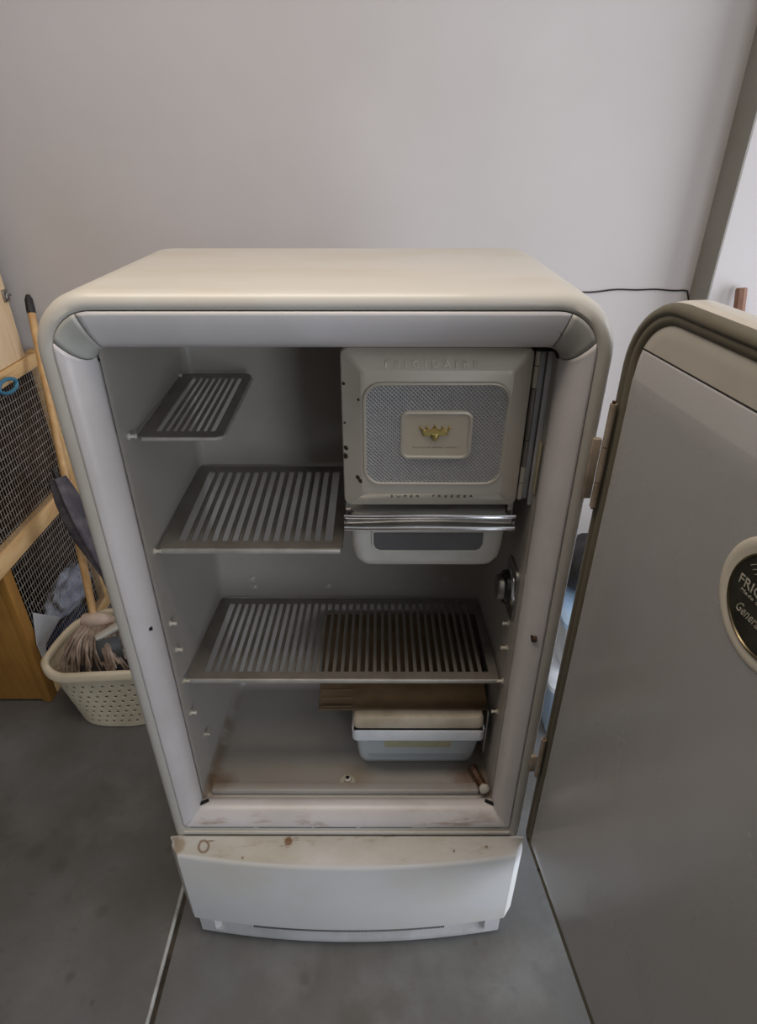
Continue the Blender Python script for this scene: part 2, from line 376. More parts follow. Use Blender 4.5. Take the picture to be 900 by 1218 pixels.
# wall pegs
def peg(x, y, z, s):
    b = MB(); b.lathe([(.005, 0), (.0058, .002), (.003, .003), (.0028, .010), (.0036, .0105), (.0036, .0125), (.001, .0135)], (x, y, z), (s, 0, 0), 12)
    return b.build('peg', 'peg_nylon', fr)
for y, z in [(.072, .894), (.072, .830), (.072, .659), (.115, .543)]: peg(-.3115, y, z, 1)
for y, z in [(.09, .879), (.08, .828), (.083, .651)]: peg(.3115, y, z, -1)
for y, z in [(.076, 1.262), (.33, 1.274), (.074, 1.052), (.074, .747)]: peg(-.3115, y, z, 1)
peg(.3115, .074, .747, -1)
def wclip(x, z):
    b = MB(); b.tube([(x+.008*math.cos(a*math.pi/6), .3645, z+.006*math.sin(a*math.pi/6)) for a in range(12)], .0012, 6, True)
    b.lathe([(.0045, 0), (.003, .003), (.0012, .0035)], (x, .3655, z), (0, -1, 0), 10); b.build('wall_clip', 'tray_plastic', fr)
for x, z in [(-.225, .775), (-.223, .752), (-.049, .755), (.225, .775), (-.225, .86)]: wclip(x, z)
# drain plug on the sill
MB().lathe([(.018, 0), (.014, .004), (.009, .006), (.0075, .014), (.005, .0155), (.004, .013)], (.0, .083, .4245), (0, 0, 1), 18).build('drain_boss', 'peg_nylon', fr)
MB().lathe([(.0042, 0), (.003, .001)], (.0, .083, .4392), (0, -.1, 1), 12).build('drain_hole', 'black_gap', fr)
# spring catch in the right bottom corner
a_ = Vector((.280, .112, .4355)); b_ = Vector((.297, .05, .4475)); ct = fr
sp = MB(); d = b_-a_
pts = []
for k in range(97):
    t = k/96; an = 2*math.pi*12*t; u_ = d.normalized().orthogonal().normalized(); v_ = d.normalized().cross(u_)
    pts.append(a_+d*t+(u_*math.cos(an)+v_*math.sin(an))*.0085)
sp.tube(pts, .0024, 6); sp.tube([a_, b_], .0075, 10)
cp = sp.build('catch_spring', 'rusty_steel', fr)
MB().lathe([(.0095, -.005), (.0115, 0), (.0105, .004), (.005, .007)], b_, d, 16).build('catch_cap', 'peg_nylon', fr)

# temperature dial
dl = MB(); dl.lathe([(.038, 0), (.038, .003), (.034, .006), (.031, .006)], (.3085, .103, .955), (-1, 0, 0), 28)
dial = dl.build('temperature_dial', 'chrome', fr)
MB().lathe([(.031, .004), (.031, .012), (.028, .016), (.020, .017)], (.3085, .103, .955), (-1, 0, 0), 28).build('dial_skirt', 'dial_dark', dial)
MB().lathe([(.024, .015), (.0235, .024), (.021, .027), (.002, .0275)], (.3085, .103, .955), (-1, 0, 0), 28).build('dial_cap', 'steel', dial)
MB().loft([[(.3115, a, b) for a, b in rr(.064, .140, .900, 1.008, .02, 6)], [(.3070, a, b) for a, b in rr(.064, .140, .900, 1.008, .02, 6)], [(.3062, a, b) for a, b in rr(.067, .137, .903, 1.005, .02, 6)]]).build('dial_plate', 'steel', dial)
MB().lathe([(.003, 0), (.003, .004), (.001, .005)], (.3068, .064, .957), (-1, 0, 0), 10).build('dial_screw', 'chrome', dial)

# freezer compartment -------------------------------------------------
MB().box(.030, .288, .074, .34, 1.152, 1.398, .006).build('freezer_box', 'steel', fr)
fx0, fx1, fz0, fz1 = .0145, .2865, 1.149, 1.402
def fl(i, y, r=.012): return xz(rr(fx0+i, fx1-i, fz0+i, fz1-i, r, 6), y)
fd = MB().loft([fl(.004, .073), fl(.001, .071), fl(0, .066), fl(.0015, .0625), fl(.005, .061, .010), fl(.029, .0475, .004), fl(.034, .047, .004)], True, True).build('freezer_door', 'fdoor', fr, 22)
def ringpts(x0, x1, z0, z1, r, y, n=8): return xz(rr(x0, x1, z0, z1, r, n), y)
P1 = (.0485, .2535, 1.197, 1.3545)
MB().tube(ringpts(*P1, .024, .0465), .0030, 8, True).build('panel_bead', 'fdoor', fd)
MB().loft([xz(rr(P1[0], P1[1], P1[2], P1[3], .024, 8), .0475), xz(rr(P1[0], P1[1], P1[2], P1[3], .024, 8), .0452)], False, True).build('embossed_panel', 'diamond', fd)
P2 = (.1035, .2015, 1.2425, 1.3125)
MB().tube(ringpts(*P2, .010, .0445), .0035, 8, True).build('plate_bead', 'fdoor', fd)
MB().loft([xz(rr(*P2, .010, 8), .0455), xz(rr(*P2, .010, 8), .0435)], False, True).build('centre_plate', 'beige_plate', fd)
# crown emblem
cw = [(-.0215, .0065), (-.0165, .0035), (-.0145, .0045), (-.0115, .0075), (-.0085, .003), (-.0055, .004), (0, .009), (.0055, .004), (.0085, .003), (.0115, .0075), (.0145, .0045), (.0165, .0035), (.0215, .0065),
      (.0175, -.0045), (.010, -.0055), (.0045, -.0055), (-.0045, -.0055), (-.010, -.0055), (-.0175, -.0045)]
ex, ez = .1505, 1.283
em = MB().loft([[(ex+a, .0436, ez+b) for a, b in cw], [(ex+a, .0415, ez+b) for a, b in cw], [(ex+a*.9, .0402, ez+b*.85) for a, b in cw]], False, True)
for a, b in [(-.021, .007), (-.0115, .008), (0, .0095), (.0115, .008), (.021, .007)]: em.lathe([(.0004, .004), (.0019, .003), (.0022, .0015), (.0016, 0)], (ex+a, .0436, ez+b), (0, -1, 0), 8)
em = em.build('crown_emblem', 'gold', fd, 25)
sh = [(-.0055, -.001), (.0055, -.001), (.006, -.007), (.003, -.0115), (0, -.013), (-.003, -.0115), (-.006, -.007)]
MB().loft([[(ex+a, .0412, ez+b) for a, b in sh], [(ex+a, .0395, ez+b) for a, b in sh], [(ex+a*.7, .0388, ez-.006+(b+.006)*.7) for a, b in sh]], False, True).build('crest', 'gold', fd, 25)
text('lettering', 'FRIGIDAIRE', 'letter_cream', fd, .128, .0105, FRONT(.142, .0520, 1.3805) @ Matrix.Rotation(R(-28), 4, 'X'), .0022, 1.9)
text('lettering', 'SUPER  FREEZER', 'letter_brown', fd, .128, .0062, FRONT(.1515, .0512, 1.1725) @ Matrix.Rotation(R(28), 4, 'X'), .0012, 1.9)
text('lettering', 'PRODUCT OF GENERAL MOTORS', 'letter_brown', fd, .066, .0022, FRONT(.1515, .0436, 1.2585), .0004, 1.25)
# freezer hinge: knuckles and leaf
for z0, z1, m in [(1.376, 1.397, 'fdoor'), (1.343, 1.3745, 'fdoor'), (1.262, 1.3415, 'steel'), (1.218, 1.2605, 'steel'), (1.190, 1.2165, 'fdoor'), (1.160, 1.1885, 'fdoor')]:
    MB().tube([(.2915, .065, z0), (.2915, .065, z1)], .0038, 10).build('hinge_knuckle', m, fr)
MB().box(.2965, .3055, .072, .082, 1.156, 1.397, .001).build('hinge_leaf', 'kick', fr)
MB().box(.3050, .3125, .062, .068, 1.15, 1.40, .001).build('hinge_leaf', 'kick', fr)
MB().box(.286, .310, .054, .060, 1.398, 1.406).build('seam_gap', 'black_gap', fr)
MB().box(.3085, .3118, .05, .10, 1.175, 1.262, .0008).build('wall_patch', 'yellowed', fr)['label'] = 'yellowed plastic patch'

# storage bin front, kick plate ---------------------------------------
def bow(x, half, edge, mid): return edge-(mid)*(1-(x/half)**2)
NX = 41
def bowed(secs, half, z0=None):
    """secs: list of (inset y offset function values) -> profile loops in x"""
    return secs
half = .3815
L = []
for k in range(NX):
    x = -half+2*half*k/(NX-1); e = 1-(x/half)**2
    end = min(1, (half-abs(x))/.012); sft = math.sqrt(max(0, 1-(1-end)**2))      # rounded ends
    yf = -.006-(.026+.030*e)*(.25+.75*sft)
    zb = .078; ztf = .3415; ztb = .3605
    iz = .006*(1-sft)
    prof = [(.0-.002, zb+iz), (yf+.012, zb+iz), (yf+.003, zb+.002+iz), (yf+.0005, zb+.008+iz), (yf-.0005, .2), (yf, ztf-.012-iz), (yf+.0015, ztf-.005-iz), (yf+.005, ztf-.001-iz), (yf+.009, ztf+.0005-iz), (-.006, ztb-iz*.6), (-.002, ztb-.001-iz*.6)]
    L.append([(x, y, z) for y, z in prof])
MB().loft(L).build('bin_front', 'bin', fr, 40)
# kick plate with a long shallow recess
half = .358; L = []
for k in range(61):
    x = -half+2*half*k/60; e = 1-(x/half)**2
    yf = -.024-.027*e
    q = (.322-abs(x))/.012; q = min(1, max(0, q)); rec = .018*q
    prof = [(.03, .004), (yf+.004, .004), (yf, .008), (yf-.0005, .020), (yf+rec*.35, .0235), (yf+rec*.8, .030), (yf+rec, .076), (.03, .076)]
    L.append([(x, y, z) for y, z in prof])
MB().loft(L).build('kick_plate', 'kick', fr, 30)
pts = [(x, -.0305-.030*(1-(x/.3815)**2), .0765) for x in [-.22+.44*k/90 for k in range(91)]]
gr = MB()
for p in pts[::1]: gr.box(p[0]-.0017, p[0]+.0017, p[1]-.0010, p[1]+.006, .0768, .0812)
g_ = gr.build('vent_teeth', 'black_rubber', fr, 0); g_['kind'] = 'stuff'
for x in (-.33, .33):
    for y in (.05, .36): MB().lathe([(.018, 0), (.018, .006), (.010, .008), (.010, .03)], (x, y, 0), (0, 0, 1), 14).build('foot', 'black_rubber', fr)

# cabinet hinges ------------------------------------------------------
def hinge(z0, z1):
    b = MB(); b.box(.3650, .3775, -.0045, .004, z0+.014, z1-.052, .0015); h = b.build('door_hinge', 'hinge_paint', fr)
    zs = [z0, z0+(z1-z0)*.26, z0+(z1-z0)*.60, z1]
    for k in range(3): MB().tube([(.3830, -.0035, zs[k]+.0008), (.3830, -.0035, zs[k+1]-.0008)], .0047, 12).build('knuckle', 'hinge_paint', h)
    MB().tube([(.3830, -.0035, z0-.003), (.3830, -.0035, z1+.003)], .0024, 10).build('hinge_pin', 'rusty_steel', h)
hinge(1.185, 1.345); hinge(.565, .675)

# refrigerator door ---------------------------------------------------
A = R(7.5)
DM = Matrix.Translation((.402, -.012, 0)) @ Matrix((( math.sin(A), math.cos(A), 0, 0), (-math.cos(A), math.sin(A), 0, 0), (0, 0, 1, 0), (0, 0, 0, 1)))
# local: x = along the door from the hinge, y = thickness away from the cabinet side (outer face), z up
def dl_(x0, x1, z0, z1, rt, rb, y, n=10): return xz(rr(x0, x1, z0, z1, (rb, rt, rt, rb), n), y)
s0, s1, dz0, dz1 = -.026, .724, .345, 1.492
b = MB().loft([dl_(s0+.004, s1-.004, dz0+.004, dz1-.004, .095, .01, .001), dl_(s0+.001, s1-.001, dz0+.001, dz1-.001, .098, .012, .004), dl_(s0-.001, s1, dz0, dz1, .1, .014, .012),
               dl_(s0-.001, s1, dz0, dz1, .1, .014, .030), dl_(s0+.006, s1-.006, dz0+.006, dz1-.008, .095, .014, .044), dl_(s0+.03, s1-.03, dz0+.03, dz1-.035, .075, .014, .056)])
door = b.xf(DM).build('door', 'shell', fr, 40)
# gasket: hollow ring profile
def gas(i, y): return dl_(s0+.002+i, s1-.002-i, dz0+.002+i, dz1-.003-i, .097-i, .012, y)
MB().loft([gas(0, .003), gas(-.001, -.004), gas(.002, -.010), gas(.008, -.0125), gas(.011, -.011), gas(.013, -.0085), gas(.016, -.0095), gas(.021, -.0085), gas(.0245, -.004), gas(.026, .003)], False, False).xf(DM).build('gasket', 'gasket', door, 60)
# border panel and raised main panel
def pl(i, y, z1=1.4685): return dl_(s0+.023+i, s1-.023-i, dz0+.022+i, z1-i, .076-i, .012, y)
MB().loft([pl(0, .002), pl(.003, -.004), pl(.006, -.0055), pl(.02, -.0065)], True, True).xf(DM).build('panel_border', 'doorborder', door, 50)
def mp_(i, j, y): return dl_(.010+i, .69-i, .377+i, 1.4235-j, .006, .01, y)
MB().loft([mp_(0, 0, -.003), mp_(.0005, .0005, -.0075), mp_(.002, .002, -.0085), mp_(.009, .032, -.0165), mp_(.012, .035, -.0170), mp_(.03, .055, -.0172)], False, True).xf(DM).build('inner_panel', 'doorpanel', door, 16)
MB().tube([DM @ Vector((.012, -.0066, 1.4240)), DM @ Vector((.35, -.0066, 1.4240)), DM @ Vector((.685, -.0066, 1.4240))], .0010, 6).build('panel_seam', 'black_gap', door)
# badge in its round dish
bc = DM @ Vector((.3295, -.0172, 1.272)); bn = (DM.to_3x3() @ Vector((0, -1, 0))); K = .80
def LK(p): return [(a*K, b) for a, b in p]
dish = MB().lathe(LK([(.085, 0), (.083, .0012), (.079, .0022), (.073, .002), (.066, .0008), (.06, .0004)]), bc, bn, 48).build('badge_dish', 'dish_cream', door)
MB().lathe(LK([(.0650, 0), (.0655, .002), (.0645, .0034), (.0625, .0036), (.0615, .002)]), bc, bn, 48).build('badge_ring', 'badge_ring', door)
MB().lathe(LK([(.0618, .0005), (.0616, .0022), (.055, .0026), (.003, .0028)]), bc, bn, 48).build('badge', 'badge_dark', door)
BT = Matrix.Translation(bc+bn*.0028) @ DM.to_3x3().to_4x4() @ Matrix.Rotation(R(90), 4, 'X')
text('lettering', 'FRIGIDAIRE', 'badge_text', door, .080, .0105, BT @ Matrix.Translation((0, .008, 0)), .0004)
text('lettering', 'Made Only by', 'badge_text', door, .050, .0046, BT @ Matrix.Translation((-.010, -.002, 0)), .0003, shear=.2)
text('lettering', 'General Motors', 'badge_text', door, .072, .011, BT @ Matrix.Translation((.004, -.019, 0)), .0002, shear=.5)
ar = MB()
for q in range(3):
    ar.tube([bc+bn*.003+(DM.to_3x3() @ Vector((.037*math.cos(a)*(1-q*.12), 0, .017+.022*math.sin(a)*(1-q*.25)))) for a in [math.pi*(.15+.7*k/14) for k in range(15)]], .0004, 5)
ar.build('badge_scroll', 'badge_text', door)
for z_ in (.36, .52): MB().lathe([(.004, 0), (.003, .002)], DM @ Vector((-.004 if z_ < .4 else .06, -.011, z_ if z_ < .4 else .358)), bn, 10).build('gasket_screw', 'black_rubber', door)

# ------------------------------------------------------------------ shelves
def shelf(label, x0, x1, y0, y1, z0, z1, pitch, group=None, roundr=False):
    """z0 at front, z1 at back"""
    t = thing('wire_shelf', label, 'shelf', (x0, y0, z0))
    W = x1-x0; D = y1-y0; sl = (z1-z0)/D
    def P(x, y, z): return (x, y, z+y*sl)
    bd = .017 if not roundr else .015; fb = .020; bb = .022
    if roundr: o = rr(0, W, 0, D, (.010, .022, .022, .010), 6)
    else: o = rr(0, W, 0, D, .004, 6)
    lb = bd+(.01 if not roundr else .008)
    i_ = rr(lb, W-bd, fb, D-bb, .003, 6)
    m = MB(); m.loft([[P(a, c, .0015) for a, c in i_], [P(a, c, .003) for a, c in i_], [P(a, c, .003) for a, c in o], [P(a, c, -.002) for a, c in o], [P(a, c, .0) for a, c in i_], [P(a, c, .0015) for a, c in i_]], False, False)
    m.build('frame', 'shelf_metal', t, 40)
    if roundr:
        MB().tube([P(.004, .03, -.001), P(.004, .008, -.001), P(.009, .001, -.001), P(W-.012, .001, -.001), P(W-.004, .005, -.001), P(W+.0005, .014, -.001), P(W+.0005, D-.02, -.001)], .0032, 8).build('rail', 'shelf_rail', t)
    else:
        MB().box(.002, W-.002, -.003, .0035, -.008, .0015, .0025).build('rail', 'shelf_rail', t)
        MB().tube([P(W-.001, .004, -.002), P(W-.001, D-.004, -.002)], .0026, 8).build('rail', 'shelf_metal', t)
    N = int(round((W-lb-bd)/pitch)); pitch = (W-lb-bd)/N; wd = pitch*.43; me = None
    for k in range(1, N):
        if me is None:
            y0_, y1_ = fb-.002, D-bb+.002; h = wd/2
            s = MB(); sec = lambda y: [P(-h, y, 0), P(h, y, 0), P(h, y, .0022), P(h*.5, y, .0034), P(-h*.5, y, .0034), P(-h, y, .0022)]
            s.loft([sec(y0_), sec(y1_)]); ob = s.build('slat', 'shelf_metal', t, 50); me = ob.data
        else:
            ob = bpy.data.objects.new('slat', me); COL.objects.link(ob); ob.parent = t
        ob.location = (lb+pitch*k, 0, 0)
    return t
shelf('small narrow grey metal slatted shelf at top left of the open refrigerator', -.302, -.170, .080, .350, 1.256, 1.269, .0112, roundr=True)
shelf('middle grey metal slatted shelf ending beside the freezer compartment', -.305, .006, .080, .356, 1.0515, 1.069, .0180)
shelf('lowest and widest grey metal slatted shelf spanning the whole refrigerator', -.305, .304, .080, .356, .744, .722, .0162)

# ------------------------------------------------------------------ chill tray under the freezer
tr = thing('chill_tray', 'shallow white plastic tray with chrome rim hanging right below the freezer door', 'tray', (.151, .055, 1.03))
def T(p): return (p[0]-.151, p[1]-.055, p[2]-1.03)
xa, xb = .0195, .2805
def tl(i, z, y0=.062, r=.02): return [T((a, b, z)) for a, b in rr(xa+i, xb-i, y0+i*.3, .335-i, r, 6)]
MB().loft([tl(0, 1.133), tl(.003, 1.10), tl(.0045, 1.062), tl(.008, 1.042), tl(.016, 1.031), tl(.026, 1.0285), tl(.03, 1.0320), tl(.012, 1.045), tl(.0075, 1.062), tl(.005, 1.10), tl(.003, 1.133)], False, True).build('tray_body', 'tray_plastic', tr, 50)
wl = lambda i, y: [T((a, y, c)) for a, c in rr(.060+i, .240-i, 1.0635+i, 1.097, (.012, .002, .002, .012), 6)]
MB().loft([wl(0, .067), wl(0, .0612)], False, True).build('tray_window', 'tray_window', tr)
MB().tube([T((.0585, .0612, 1.099)), T((.0585, .0612, 1.076)), T((.0625, .0612, 1.066)), T((.071, .0612, 1.0615)), T((.229, .0612, 1.0615)), T((.2375, .0612, 1.066)), T((.2415, .0612, 1.076)), T((.2415, .0612, 1.099))], .0018, 6).build('window_bead', 'tray_plastic', tr)
for zc_, r_, dy in [(1.1325, .0036, -.003), (1.1125, .0040, -.006)]:
    pts = [T((.014+(.287-.014)*k/24, .0585+dy-.004*math.sin(math.pi*k/24), zc_+.0025*math.sin(math.pi*k/24)**2)) for k in range(25)]
    MB().tube(pts, r_, 10).build('chrome_rim', 'chrome', tr)
MB().box(*[v for v in (.018-.151, .283-.151, .0590-.055, .0625-.055, 1.113-1.03, 1.132-1.03)]).build('rim_band', 'steel', tr)
for x in (.0145, .2865): MB().box(x-.151-.0015, x-.151+.0015, .004, .27, 1.108-1.03, 1.122-1.03).build('side_rail', 'steel', tr)
for x in (.02, .28):
    for y in (.012, .26): MB().box(x-.151-.004, x-.151+.004, y, y+.006, 1.118-1.03, 1.1515-1.03).build('hanger', 'steel', tr)

# ------------------------------------------------------------------ lidded drawer
cr = thing('crisper_drawer', 'small white lidded drawer with cream top on the refrigerator floor at lower right', 'drawer', (.155, .09, .4245))
def T(p): return (p[0]-.155, p[1]-.09, p[2]-.4245)
def cl(i, z, y0=0.0, r=.014): return [T((a, b, z)) for a, b in rr(.0185+i, .287-i, .098+y0, .335-i, r, 5)]
MB().loft([cl(0, .560), cl(.001, .535, .004), cl(.003, .50, .010), cl(.006, .462, .018), cl(.011, .446, .023), cl(.020, .4400, .030), cl(.024, .434, .05), cl(.028, .4255, .055)], True, True).build('drawer_body', 'drawer_enamel', cr, 50)
def on_front(x0, x1, z0, z1, off, r):
    f = lambda c, o: T((0, .098+(.56-c)*.184+o, c))[1]
    return MB().loft([[(a-.155, f(c, .006), c-.4245) for a, c in rr(x0, x1, z0, z1, r, 5)], [(a-.155, f(c, -off), c-.4245) for a, c in rr(x0, x1, z0, z1, r, 5)]], False, True)
on_front(.045, .262, .466, .552, .0006, .012).build('front_recess', 'drawer_window', cr)
on_front(.082, .226, .512, .543, .0014, .004).build('front_label', 'label_yellow', cr)
MB().loft([[T((a, b, z)) for a, b in rr(.0125+i, .292-i, .082+i, .342-i, .012, 5)] for i, z in [(.003, .560), (0, .563), (0, .590), (.002, .593)]]).build('rim_band', 'tote_lid', cr)
MB().loft([[T((a, b, z)) for a, b in rr(.0155+i, .288-i, .085+i, .34-i, .012, 5)] for i, z in [(.003, .594), (0, .598), (0, .618), (.004, .626), (.010, .628)]]).build('lid', 'drawer_lid', cr)
MB().box(*(lambda a, b: (a[0], b[0], a[1], b[1], a[2], b[2]))(T((.0165, .084, .5925)), T((.287, .34, .5955)))).build('lid_seam', 'black_gap', cr)
MB().box(*(lambda a, b: (a[0], b[0], a[1], b[1], a[2], b[2]))(T((.2935, .09, .515)), T((.297, .11, .64))), .001).build('side_bracket', 'steel', cr)
# brown cover sheet lying on it
cv = thing('cover_sheet', 'glossy brown ribbed cover sheet lying over the lidded drawer under the lowest shelf', 'cover', (.115, .105, .6285))
m = MB(); m.box(-.172, .182, 0, .245, 0, .004, .0015); sh_ = m; sh_.v = [Vector((p.x, p.y, p.z+p.y*.20)) for p in sh_.v]; sh_.build('sheet', 'brown_cover', cv)
me = None
for k in range(5):
    y = .006+k*.019
    if me is None: rb = MB().tube([(-.165, y, .0045+y*.2), (-.102, y, .0045+y*.2)], .0022, 6).build('rib', 'brown_cover', cv); me = rb.data
    else:
        rb = bpy.data.objects.new('rib', me); COL.objects.link(rb); rb.parent = cv; rb.location = (0, k*.019, k*.019*.2)

# ------------------------------------------------------------------ hutch on the left
HX = -1.058; hy0, hy1 = .69, 1.235
hu = thing('mesh_hutch', 'wooden frame hutch with wire mesh side and orange plywood front at left wall', 'hutch', (HX, .7, 0))
def T(x0, x1, y0, y1, z0, z1, b=0): return (x0-HX, x1-HX, y0-.7, y1-.7, z0, z1, b)
MB().box(*T(HX-.03, HX, .692, .735, .0, .565, .002)).build('post', 'ply', hu)
MB().box(*T(HX-.03, HX, 1.20, 1.235, .0, 1.07, .002)).build('post', 'pine', hu)
MB().box(*T(HX-.028, HX+.002, .60, 1.20, .535, .600, .002)).build('rail', 'pine', hu)
MB().box(*T(HX-.028, HX+.006, .60, 1.215, 1.025, 1.068, .002)).build('rail', 'pine', hu)
MB().box(*T(HX-.028, HX, .735, 1.20, .0, .05, .002)).build('rail', 'pine', hu)
MB().box(*T(HX-.62, HX-.028, .692, .706, .012, .60, .002)).build('front_panel', 'ply', hu)
MB().box(*T(HX-.62, HX-.028, .71, 1.2, .0, .012)).build('base_board', 'darkboard', hu)
MB().box(*T(HX-.62, HX-.028, 1.212, 1.222, .0, 1.04)).build('back_board', 'darkboard', hu)
MB().box(*T(HX-.62, HX-.61, .60, 1.21, .0, 1.04)).build('side_board', 'darkboard', hu)
MB().box(*T(HX-.61, HX-.03, .61, 1.21, .555, .567)).build('inner_board', 'darkboard', hu)
MB().box(*T(HX-.61, HX-.03, .61, 1.21, 1.02, 1.03)).build('top_board', 'darkboard', hu)
MB().box(*T(HX-.62, HX-.03, .60, .61, .60, 1.03)).build('upper_front', 'darkboard', hu)
MB().box(*T(HX-.020, HX-.002, .60, 1.145, 1.069, 1.52, .002)).build('upper_panel', 'pine_pale', hu)
def mesh_panel(y0, y1, z0, z1, py, pz):
    m = MB(); k = 0; r_ = .0008
    x = HX-.004-HX
    def bar(a, c):
        m.tube([a, c], r_, 4)
    y = y0
    while y < y1: bar((x, y-.7, z0), (x, y-.7, z1)); y += py
    z = z0
    while z < z1: bar((x-.0014, y0-.7, z), (x-.0014, y1-.7, z)); z += pz
    o = m.build('wire_mesh', 'wire', hu, 0); o['kind'] = 'stuff'
mesh_panel(.61, 1.20, .600, 1.026, .0135, .0262)
mesh_panel(.735, 1.20, .05, .536, .0135, .0262)
MB().tube([(HX+.010-HX, -.7+1.133+.012*math.cos(a), 1.255+.012*math.sin(a)) for a in [k*math.pi/4 for k in range(7)]], .0022, 6).build('hook', 'chrome', hu)
MB().box(HX-.002-HX, .004, 1.12-.7, 1.146-.7, 1.24, 1.275, .001).build('hook_plate', 'steel', hu)
rg = MB().tube([(.024*math.cos(k*math.pi/10)*.35, .034*math.cos(k*math.pi/10), .020*math.sin(k*math.pi/10)) for k in range(20)], .0058, 8, True).build('hanging_ring', 'teal_plastic')
rg.location = (HX+.020, .975, 1.030); tag(rg, 'teal plastic ring hanging against the top rail of the hutch', 'ring')
# things in the hutch
bm = bmesh.new(); bmesh.ops.create_icosphere(bm, subdivisions=4, radius=1)
for v in bm.verts:
    c = v.co; q = 1+.28*noise.noise(c*2.1)+.10*noise.noise(c*5+Vector((3, 0, 0)))+.05*math.sin(c.y*24+c.z*6)
    v.co = Vector((c.x*.052*q, c.y*.17*q, c.z*.075*q))
me = bpy.data.meshes.new('plastic_bag'); bm.to_mesh(me); bm.free(); me.materials.append(M['bag_plastic'])
for p in me.polygons: p.use_smooth = True
o = bpy.data.objects.new('plastic_bag', me); COL.objects.link(o); o.location = (HX-.09, 1.03+.12, .150)
tag(o, 'crumpled pale blue plastic bag behind the lower wire mesh of the hutch', 'bag')
bx = MB().box(-.20, .09, -.16, .19, 0, .062, .01).build('folded_fabric', 'navy'); bx.location = (HX-.15, .95, .0135)
tag(bx, 'folded navy blue fabric at the bottom of the wire mesh hutch', 'fabric')
tp = MB().add([(0, -.05, .055), (0, .075, -.07), (0, -.085, -.05), (-.003, -.05, .055), (-.003, .075, -.07), (-.003, -.085, -.05), (0, -.08, -.14), (-.003, -.08, -.14), (0, -.045, -.085), (-.003, -.045, -.085)],
              [[0,2,6,8,1],[4,9,7,5,3],[0,3,5,2],[2,5,7,6],[6,7,9,8],[8,9,4,1],[1,4,3,0]]).build('paper_sheet', 'paper', None, 0)
tp.location = (HX+.008, .800, .292); tag(tp, 'torn pale grey triangle of paper stuck against the lower wire mesh', 'paper')

# ------------------------------------------------------------------ laundry basket
bk = thing('laundry_basket', 'cream perforated plastic laundry basket on the floor left of the refrigerator', 'basket', (-.788, .697, 0))
def sup(a, n, rx, ry):
    c, s = math.cos(a), math.sin(a); return (rx*math.copysign(abs(c)**(2/n), c), ry*math.copysign(abs(s)**(2/n), s))
NU, NV = 252, 40
verts = []; faces = []
_p = []
for k in range(2001):
    a = 2*math.pi*k/2000; x, y = sup(a, 2.8, .173, .128); _p.append((a, x, y))
_l = [0]
for k in range(2000): _l.append(_l[-1]+math.hypot(_p[k+1][1]-_p[k][1], _p[k+1][2]-_p[k][2]))
AN = []; k = 0
for i in range(NU):
    while _l[k+1] < _l[-1]*i/NU: k += 1
    AN.append(_p[k][0]+(_p[k+1][0]-_p[k][0])*(_l[-1]*i/NU-_l[k])/max(1e-9, _l[k+1]-_l[k]))
def rimz(a): return .265+.016*math.cos(2*a)**2*1.0*math.copysign(1, math.cos(2*a))*-1+.006*math.sin(4*a)
for j in range(NV+1):
    t = j/NV; 
    for i in range(NU):
        a = AN[i]; zt = rimz(a)-.018
        x, y = sup(a, 2.8, .148+.050*t, .112+.033*t); verts.append((x, y, .004+(zt-.004)*t))
for j in range(NV):
    for i in range(NU):
        hole = 3 <= j <= NV-5 and j % 4 == 0 and (i+3*((j//4) % 2)) % 7 < 2
        if hole: continue
        faces.append([j*NU+i, j*NU+(i+1) % NU, (j+1)*NU+(i+1) % NU, (j+1)*NU+i])
faces.append([i for i in range(NU)][::-1])
wb = link('basket_wall', verts, faces, 'basket_plastic', bk, 40); so = wb.modifiers.new('thick', 'SOLIDIFY'); so.thickness = .0012
dk = MB(); dk.loft([[(*sup(2*math.pi*k/48, 2.8, .85*(.148+.05*t)*q_, .85*(.112+.033*t)*q_), z) for k in range(48)] for t, z, q_ in [(0, .007, .93), (0, .012, 1), (.3, .08, 1), (.6, .15, 1), (.62, .165, .9), (.6, .172, .4)]])
dc = dk.build('added_dark_filler', 'furled_cloth'); dc.location = (-.788, .697, 0); tag(dc, 'dark filler cloth added inside the laundry basket to make its perforations read dark', 'cloth')  # unseen filler, added so the basket holes look shaded inside
rm = MB(); loops = []
for i in range(NU):
    a = 2*math.pi*i/NU; z = rimz(a)
    def q(rx, ry, dz): x, y = sup(a, 2.8, rx, ry); return (x, y, z+dz)
    loops.append([q(.193, .138, -.02), q(.192, .137, -.004), q(.198, .143, .003), q(.206, .151, .003), q(.212, .157, -.003), q(.212, .157, -.024), q(.209, .154, -.024), q(.208, .153, -.006), q(.198, .144, -.006), q(.196, .141, -.02)])
loops.append(loops[0]); rm.loft(loops, False, False); rm.build('basket_rim', 'basket_plastic', bk, 50)

